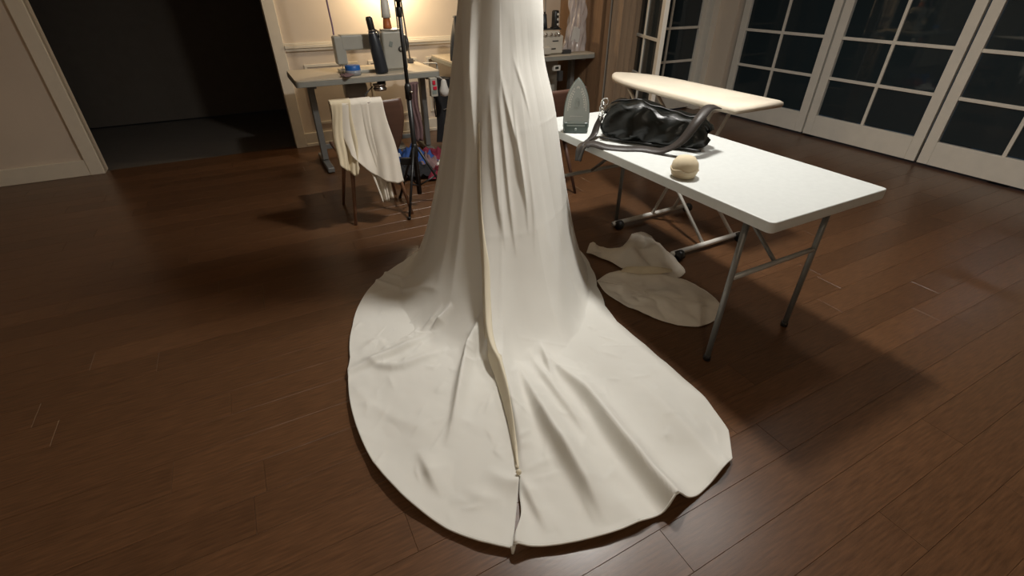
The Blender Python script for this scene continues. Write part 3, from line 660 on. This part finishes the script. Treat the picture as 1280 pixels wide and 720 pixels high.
for (x, y, z, r, h) in ((.86, .18, .58, .05, .10), (.96, .16, .60, .03, .14), (1.02, .2, .50, .045, .07)):
    MB().lathe([(r*.4, -h/2), (r, -h/2+.01), (r, h/2-.01), (r*.5, h/2)], 16, (x, y, z), Matrix.Rotation(.5, 3, 'Y')).build('drive_part', 'machdark', t2, smooth=True)
MB().tube([(.9, .15, .66), (.93, .14, .52), (1.0, .13, .44)], .012, 8).build('lever', 'chrome', t2, smooth=True)

# switch box on the right front corner of the first table
sw = thing('switch_box', 'pale grey switch box with two red buttons below the table corner', 'switch', room(1.44, 4.15, .58))
MB().box((0, 0, .06), (.062, .05, .15)).build('housing', 'machine', sw, bevel=.006)
MB().box((0, -.027, .098), (.026, .012, .034)).build('button', 'red', sw, bevel=.004)
MB().box((.006, -.027, .055), (.034, .012, .028)).build('button', 'red', sw, bevel=.004)
MB().box((0, -.026, .022), (.04, .006, .028)).build('name_plate', 'ironpanel', sw)
MB().tube([(0, .0, -.015), (0, .01, -.10), (.02, .05, -.2)], .006, 8).build('cable', 'black', sw, smooth=True)

# industrial sewing machine on the first table
sm = thing('sewing_machine', 'grey industrial sewing machine with hand wheel on the left table', 'sewing machine', room(1.20, 4.42, .76))
MB().box((-.20, .02, .012), (.52, .18, .024)).build('bed', 'machine', sm, bevel=.006)
pil = MB().box((.0, 0, .155), (.20, .17, .29), taper=.95).build('pillar', 'machine', sm, bevel=.018)
MB().box((-.24, .02, .225), (.36, .11, .115)).build('arm', 'machine', sm, bevel=.016)
MB().box((-.43, .02, .17), (.085, .105, .21)).build('head', 'machine', sm, bevel=.014)
MB().tube([(-.43, .02, .07), (-.43, .02, .028)], .005, 8).build('needle_bar', 'chrome', sm)
MB().box((-.43, .02, .03), (.03, .05, .006)).build('presser_foot', 'chrome', sm)
MB().lathe([(.02, 0), (.062, .003), (.068, .015), (.062, .03), (.03, .034)], 24, (.10, .0, .20), Matrix.Rotation(PI/2, 3, 'Y')).build('hand_wheel', 'machdark', sm, smooth=True)
MB().lathe([(.004, 0), (.020, .001), (.022, .006), (.016, .010), (.005, .012)], 20, (.048, -.083, .165), Matrix.Rotation(PI/2, 3, 'X')).build('stitch_dial', 'machdark', pil, smooth=True)
MB().lathe([(.001, 0), (.012, .001), (.009, .008), (.001, .009)], 16, (.048, -.094, .165), Matrix.Rotation(PI/2, 3, 'X')).build('dial_cap', 'machine', pil, smooth=True)
MB().box((-.03, -.084, .205), (.028, .006, .04), ry=.3).build('badge', 'ironpanel', pil, bevel=.002)
MB().box((.06, -.084, .20), (.010, .004, .13)).build('side_strip', 'machdark', pil)
MB().lathe([(.02, 0), (.085, .002), (.088, .008), (.08, .012), (.01, .013)], 28, (.0, -.0, .300)).build('spool_tray', 'machine2', sm, smooth=True)
MB().tube([(.075, .02, .30), (.072, .02, .62)], .006, 8).build('thread_post', 'greymetal', sm, smooth=True)
# cone of thread on its tray
co = thing('thread_cone', 'tall white thread cone on orange core atop the grey sewing machine', 'thread', room(1.18, 4.415, 1.074))
MB().lathe([(.004, 0), (.036, .001), (.034, .02), (.028, .075), (.004, .076)], 20).build('core', 'orange', co, smooth=True)
MB().lathe([(.004, .074), (.038, .078), (.036, .11), (.028, .24), (.012, .246)], 20).build('thread', 'white', co, smooth=True)
# tall dark flask standing before the machine
bo_ = thing('tall_flask', 'tall navy tapered flask with silver clips before the sewing machine', 'flask', room(1.05, 4.265, .76), 0)
lt = Matrix.Rotation(math.radians(-7), 3, 'Y')
MB().lathe([(.01, 0), (.050, .002), (.052, .02), (.050, .16), (.044, .24), (.032, .30), (.026, .315)], 24, (0, 0, .002), lt).build('body', 'navy', bo_, smooth=True)
MB().lathe([(.025, .312), (.027, .318), (.026, .395), (.022, .41), (.005, .412)], 20, (0, 0, .002), lt).build('cap', 'black', bo_, smooth=True)
for dz in (0, .03): MB().tube([tuple(lt @ Vector((.031*math.cos(a), .031*math.sin(a), .296+dz*.6))+Vector((0, 0, .002))) for a in np.linspace(0, 2*PI, 21)], .0035, 6).build('clip_ring', 'chrome', bo_, smooth=True)
MB().tube([tuple(lt @ Vector(p)) for p in ((.028, -.01, .32), (.044, -.015, .31), (.05, -.015, .285), (.045, -.012, .26))], .006, 8).build('carry_loop', 'navy', bo_, smooth=True)
# blue tub
tu = thing('blue_tape_tub', 'bright blue tape roll in a clear tub on the left table edge', 'tub', room(.82, 4.29, .76))
MB().lathe([(.02, 0), (.060, .001), (.064, .04), (.061, .04), (.058, .004)], 24).build('tub', 'clear', tu, smooth=True)
MB().lathe([(.025, .022), (.058, .022), (.060, .03), (.060, .07), (.056, .074), (.026, .074)], 24).build('tape_roll', 'blue', tu, smooth=True)
# bit of pink cloth at the table edge
def scrap(name, label, cat_, loc, size, seed, m, h=.05, group=None):
    r = thing(name, label, cat_, loc, random.uniform(0, 6), group); q = np.random.default_rng(seed)
    n, k = 40, 16; a = np.linspace(0, 2*PI, n+1); ro = size*(1+.25*np.sin(a*2+q.uniform(0, 6))+.18*np.sin(a*3+q.uniform(0, 6))+.1*np.sin(a*7+q.uniform(0, 6))); ro[-1] = ro[0]
    t = np.linspace(0, 1, k)[None, :]; x = ro[:, None]*t*np.cos(a)[:, None]; y = ro[:, None]*t*np.sin(a)[:, None]
    z = h*(1-t**2*.8)*(.55+.45*np.abs(fbm(x/size, y/size, seed, 3, 4.)))+.006+h*.25*np.abs(fbm(x/size, y/size, seed+3, 3, 9.)); z[-1] = z[0]
    o = np_obj('cloth', np.stack([x, y, z], -1), m, r, solid=.002); o.matrix_parent_inverse = Matrix.Identity(4)
    return r
scrap('pink_scrap', 'small pink cloth scrap at the near edge of the left table', 'scrap', room(.76, 4.235, .76), .06, 3, 'pinkcloth', .02)
# hanging purple cord
cd = tag(MB().tube(cat([room(.74, 4.5, 2.2), room(.745, 4.5, 1.6), room(.75, 4.5, 1.25), room(.755, 4.49, 1.10), room(.75, 4.47, 1.04)], 8), .007, 8).build('hanging_cord', 'purple', smooth=True), 'thin purple cord hanging behind the navy flask', 'cord')
# clamp lamp that lights the back wall, its head just above the frame
lp = thing('clamp_lamp', 'clamp-on work lamp glowing against the back wall above the sewing machine', 'lamp', room(1.44, 4.74, .76))
MB().box((0, 0, .02), (.05, .06, .04)).build('clamp', 'lampshade', lp, bevel=.005)
MB().tube(cat([(0, 0, .04), (-.01, .02, .35), (-.02, .05, .62), (-.03, .1, .74)], 8), .007, 8).build('arm', 'lampshade', lp, smooth=True)
Rl = Matrix.Rotation(math.radians(-35), 3, 'X')
MB().lathe([(.02, .05), (.04, .045), (.075, -.04), (.078, -.05), (.072, -.045), (.036, .035)], 24, (-.03, .12, .74), Rl).build('shade', 'lampshade', lp, smooth=True)
MB().lathe([(.004, -.03), (.02, -.024), (.028, 0), (.018, .03), (.01, .04)], 16, (-.03, .12, .735), Rl).build('bulb', 'bulb', lp, smooth=True)
pl_ = bpy.data.lights.new('clamp_lamp_light', 'POINT'); pl_.energy = 24; pl_.color = (1, .78, .50); pl_.shadow_soft_size = .035
po = bpy.data.objects.new('clamp_lamp_light', pl_); C.objects.link(po); po.location = room(1.43, 4.93, 1.41)

# ------------------------------------------------------------------ serger and thread on the second table
sg = thing('serger', 'cream overlock machine with bright tension dials beside the gown', 'sewing machine', room(2.86, 4.62, .77))
MB().box((0, 0, .09), (.30, .17, .17)).build('body', 'machine2', sg, bevel=.018)
MB().box((-.02, -.02, .19), (.24, .14, .05)).build('top_cover', 'machine2', sg, bevel=.015)
MB().box((-.13, -.12, .05), (.16, .10, .07)).build('work_plate', 'machine2', sg, bevel=.01)
for x in (-.07, -.01, .045, .085): MB().lathe([(.002, 0), (.016, .002), (.017, .016), (.010, .022), (.002, .023)], 16, (x, -.082, .185), Matrix.Rotation(PI/2, 3, 'X')).build('tension_dial', 'chrome', sg, smooth=True)
MB().box((.05, -.087, .125), (.07, .005, .010)).build('slot', 'machdark', sg)
MB().box((.03, -.087, .055), (.05, .005, .012)).build('slot', 'machdark', sg)
MB().lathe([(.01, 0), (.05, .003), (.052, .02), (.02, .026)], 20, (.15, .02, .11), Matrix.Rotation(PI/2, 3, 'Y')).build('hand_wheel', 'machdark', sg, smooth=True)
MB().box((.08, .12, .215), (.28, .09, .012)).build('cone_shelf', 'machdark', sg, bevel=.004)
MB().tube([(.05, .13, .10), (.05, .13, .52)], .005, 8).build('thread_post', 'greymetal', sg, smooth=True)
t = thing('dark_thread_cone', 'dark green thread cone on the serger shelf, left one', 'thread', room(2.90, 4.745, .992))
MB().lathe([(.01, 0), (.032, .001), (.028, .05), (.020, .13), (.012, .134)], 18).build('thread', 'navy', t, smooth=True)
MB().lathe([(.008, .13), (.010, .15), (.002, .151)], 12).build('core', 'black', t, smooth=True)
t = thing('banded_thread_spool', 'black thread spool with white dots on the serger shelf, right one', 'thread', room(3.03, 4.745, .992))
MB().lathe([(.01, 0), (.050, .001), (.052, .008), (.038, .012), (.036, .15), (.03, .16), (.008, .162)], 20).build('thread', 'black', t, smooth=True)
for k in range(3):
    MB().lathe([(.001, .0), (.013, .001), (.011, .006), (.001, .007)], 14, (.010, -.034, .035+.045*k), Matrix.Rotation(PI/2, 3, 'X')).build('white_dot', 'white', t, smooth=True)
# clear plastic bag draped by the casing
pb = thing('plastic_bag', 'crumpled clear plastic bag hanging against the wood casing above the table', 'bag', room(3.205, 4.56, .775))
def pbf(a, t_):
    th = a*2*PI; w = (.115-.02*t_+.02*math.sin(5*t_+2))*(1-.35*max(0, t_-.6)); d_ = .07*(1-.3*t_)
    c = .014*math.sin(5*th+7*t_)+.010*math.sin(11*th-9*t_)+.008*math.sin(17*t_+3*th)
    return (.03+(w+c)*math.cos(th)+.04*t_-.05*t_*t_, .10+(d_+c)*math.sin(th), .002+.62*t_)
MB().grid(pbf, 60, 40).build('film', 'plasticbag', pb, smooth=True)
MB().box((.0, .04, .16), (.10, .004, .14), rx=.1, ry=.15).build('paper_insert', 'whitecloth', pb)
# small table clutter
MB_ = MB().box((0, 0, .018), (.10, .06, .036)); nb = tag(atroom(MB_.build('dark_tin', 'machdark', bevel=.006), 3.06, 4.56, .771), 'small dark tin beside the serger on the table', 'tin')
wd = tag(atroom(MB().prism([(0, 0), (.20, -.03), (.21, .02), (.03, .06)], 0, .012).build('wood_offcut', 'beigetop', bevel=.003), 3.08, 4.70, .771), 'pale wooden ruler block lying behind the dark tin', 'block')
# dark cloth on the second table, left of the gown
bc = thing('dark_cloth_bundle', 'dark cloth bundle standing on the table at the gown\'s left edge', 'cloth', room(1.88, 4.62, .77))
def bcf(a, t_):
    th = a*2*PI; w = .085*(1-.35*t_)+.01*math.sin(4*th+6*t_); return (w*math.cos(th)+.03*t_, w*.8*math.sin(th), .003+.36*t_)
MB().grid(bcf, 32, 18).build('folds', 'navy', bc, smooth=True)
MB().tube([(.03+.056*math.cos(a), .05*math.sin(a), .36) for a in np.linspace(0, 2*PI, 21)], .008, 6).build('rolled_rim', 'navy', bc, smooth=True)
# grey cables at the gap between the tables
for pth, lab in (([room(1.52, 4.60, .767), room(1.60, 4.50, .775), room(1.62, 4.52, .75), room(1.63, 4.54, .66), room(1.62, 4.54, .52)], 'white cable looping off the left table into the gap'),):
    tag(MB().tube(cat(pth, 8), .007, 8).build('white_cable', 'white', smooth=True), lab, 'cable')

# black garment hanging in the gap between the tables
bg = thing('black_garment', 'black garment hanging from the second table beside the switch box', 'garment', room(1.64, 4.40, .10))
def bgf(a, t_):
    th = a*2*PI; w = .12-.03*t_; return ((w+.012*math.sin(6*th))*math.cos(th)+.01*math.sin(5*t_), (.05+.008*math.sin(5*th+3*t_))*math.sin(th), .0+t_*.56)
MB().grid(bgf, 48, 20).build('cloth', 'blackcloth', bg, smooth=True)
MB().box((.0, .055, .55), (.10, .16, .012)).build('hanging_tab', 'blackcloth', bg)
MB().tube([(-.05, -.055, .30), (-.02, -.06, .31)], .004, 6).build('pin', 'chrome', bg)
sk = thing('white_sack', 'small crumpled white sack hung beside the switch box', 'sack', room(1.545, 4.17, .55))
MB().lathe([(.008, 0), (.035, .01), (.045, .05), (.03, .09), (.022, .13), (.012, .14)], 14).build('bag', 'whitecloth', sk, smooth=True)
MB().tube([(0, 0, .135), (-.03, .0, .16), (-.06, 0, .165)], .003, 6).build('tie', 'whitecloth', sk, smooth=True)

# ------------------------------------------------------------------ chairs
def chair(u, v, rz, label, lm='legwood'):
    t = thing('shell_chair', label, 'chair', room(u, v), RA+rz, 'brown veneer chairs')
    def shell(a, s):   # a across, s from the front edge of the seat up to the top of the back
        x = (a*2-1)
        if s < .5:
            q = s/.5; y = .20-.38*q; zz = .445-.012*math.sin(q*PI); w = .21-.025*q**2
        else:
            q = (s-.5)/.5; y = -.18-.055*q-.03*math.sin(q*PI/2); zz = .445+.345*q**1.1; w = .165+.055*math.sin(min(1, q*1.25)*PI/2)-.012*max(0, q-.85)*6
        if .38 < s < .6: w *= 1-.06*math.sin((s-.38)/.22*PI)
        y += .03*x*x*(max(0, s-.5)/.5); zz += .018*x*x*(1 if s < .5 else 0)
        return (x*w, y, zz)
    MB().grid(shell, 20, 36).build('seat_shell', 'chairwood', t, smooth=True, solid=.011)
    for x in (-1, 1):
        MB().tube([(x*.13, -.11, .435), (x*.20, -.215, 0)], [.016, .010], 10).build('leg', lm, t, smooth=True)
        MB().tube([(x*.13, .13, .435), (x*.20, .20, 0)], [.016, .010], 10).build('leg', lm, t, smooth=True)
    MB().box((0, .01, .425), (.26, .24, .02)).build('seat_mount', 'legwood', t, bevel=.004)
    return t
CH = chair(.64, 3.32, 0, 'brown veneer shell chair with cream fabric over its back')
chair(1.88, 3.08, math.radians(4), 'dark brown veneer shell chair behind the steam iron', 'chairwood')
# cream fabric over the back of the first chair (in the chair's axes)
cf = thing('draped_muslin', 'long cream muslin strip draped over the brown chair back', 'fabric', room(.64, 3.32), RA)
def drape(x0, x1, top, xb0, xb1, bot, yb, seed, n=40, k=50):
    def f(a, t_):
        if t_ < .14:
            q = t_/.14; y = -.20+.0*q; x = x0+(x1-x0)*a; z = top-.22*(1-q); yy = -.215
            return (x, yy+.006*math.sin(9*a+seed), z+.004)
        q = (t_-.14)/.86; x = (x0+(xb0-x0)*q)+((x1+(xb1-x1)*q)-(x0+(xb0-x0)*q))*a
        ang = min(1, q/.05)*PI; over = -.215-.027*(1-math.cos(ang)); lift = .008*math.sin(ang)
        z = top+.006+lift-(top-bot(a))*max(0, q-.03)/.97
        return (x+.006*math.sin(8*q+3*a), over-yb*q*q+.014*q*math.sin(11*a+seed+2*q)+.008*q*math.sin(23*a+4*q), z)
    return MB().grid(f, n, k)
drape(-.20, .085, .795, -.17, .155, lambda a: .30+.20*(1-a)-.10*math.sin(a*PI)*.6-.03*a, .05, 1).build('main_fall', 'muslin', cf, smooth=True, solid=.002)
drape(-.12, .02, .800, -.02, .07, lambda a: .155+.02*a, .035, 4, 24, 44).build('inner_tail', 'muslin', cf, smooth=True, solid=.002)
drape(-.22, -.10, .803, -.25, -.12, lambda a: .37+.12*abs(a-.7), .07, 7, 24, 40).build('yellowed_corner', 'muslin2', cf, smooth=True, solid=.002)

# ------------------------------------------------------------------ black light stand
sx, sy = -.675, 3.27
st = thing('light_stand', 'slim black tripod light stand between chair and gown', 'stand', (sx, sy, 0), 0)
MB().tube([(0, 0, .10), (0, 0, .78)], .017, 12).build('lower_pole', 'black', st, smooth=True)
MB().tube([(0, 0, .78), (0, 0, 1.30)], .012, 12).build('upper_pole', 'black', st, smooth=True)
MB().tube([(0, 0, 1.26), (0, 0, 1.78)], .007, 10).build('top_pole', 'lampshade', st, smooth=True)
for z in (.80, .42): MB().lathe([(.012, -.05), (.022, -.045), (.022, .03), (.014, .05)], 14, (0, 0, z)).build('collar', 'black', st, smooth=True)
MB().lathe([(.011, -.03), (.016, -.026), (.016, .02), (.009, .03)], 14, (0, 0, 1.25)).build('collar', 'black', st, smooth=True)
MB().tube([(.01, -.01, .80), (.032, -.03, .80)], .008, 8).build('knob', 'chrome', st, smooth=True)
for k, a in enumerate((-1.75, .35, 2.45)):
    e = (.24*math.cos(a), .24*math.sin(a), .008)
    lg = MB().tube([(0.01*math.cos(a), .01*math.sin(a), .45), e], .009, 8).build('leg', 'black', st, smooth=True)
    MB().tube([(0, 0, .16), (e[0]*.55, e[1]*.55, .22)], .006, 8).build('strut', 'black', st, smooth=True)
    MB().lathe([(.006, -.006), (.012, -.005), (.012, .012), (.007, .016)], 10, e).build('rubber_foot', 'black', lg, smooth=True)
MB().box((-.055, .0, .34), (.11, .03, .05)).build('weight_clip', 'black', st, bevel=.008)
hd = thing('clip_on_fixture', 'grey clip-on fixture on the light stand at the top of the frame', 'fixture', (sx, sy, 1.30), 0)
MB().box((.045, -.01, .035), (.12, .06, .05), ry=-.15).build('housing', 'lampshade', hd, bevel=.012)
MB().tube([(-.03, 0, .05), (.0, 0, .03)], .009, 8).build('screw', 'chrome', hd, smooth=True)
MB().lathe([(.013, -.02), (.019, -.018), (.019, .02), (.013, .022)], 12, (0, 0, .02)).build('clamp_ring', 'black', hd, smooth=True)

# ------------------------------------------------------------------ scraps under the left table
G = 'scraps heaped under the sewing table'
for (u, v, sz, sd, m, h, lab, z) in [
 (1.16, 4.02, .16, 61, 'bluecloth', .17, 'bright blue cloth scrap topmost of the heap under the table', .03),
 (1.34, 4.04, .17, 62, 'redcloth', .15, 'dark red cloth scrap heaped near the grey table leg', 0),
 (1.02, 4.05, .11, 63, 'whitecloth', .12, 'white scrap at the chair end of the heap', 0),
 (1.24, 3.90, .11, 64, 'pinkcloth', .13, 'pink scrap between the blue and the red cloth', .02),
 (1.36, 3.84, .12, 65, 'whitecloth', .10, 'white crumpled scrap beside the stand leg, right end of the heap', 0),
 (1.06, 3.84, .17, 66, 'blackcloth', .13, 'wide black cloth lying in front of the blue scrap', 0),
 (1.27, 3.74, .09, 67, 'redcloth', .07, 'small red scrap in front of the heap by the gown', 0),
 (.94, 3.95, .06, 68, 'muslin2', .09, 'small yellow scrap by the chair leg', .0)]:
    scrap('cloth_scrap', lab, 'scrap', room(u, v, z), sz, sd, m, h, G)
pk = thing('pink_hanging_cloth', 'mauve cloth hanging down beside the grey table leg', 'cloth', room(1.27, 4.16, .20))
def pkf(a, t_): return (.042*(a*2-1)*(1-.25*t_)+.01*math.sin(7*t_), .012*math.sin(a*14+3*t_), .48*t_)
MB().grid(pkf, 24, 20).build('cloth', 'pinkcloth', pk, smooth=True, solid=.002)
MB().box((0, .01, .48), (.09, .02, .02)).build('hook_band', 'pinkcloth', pk, bevel=.004)
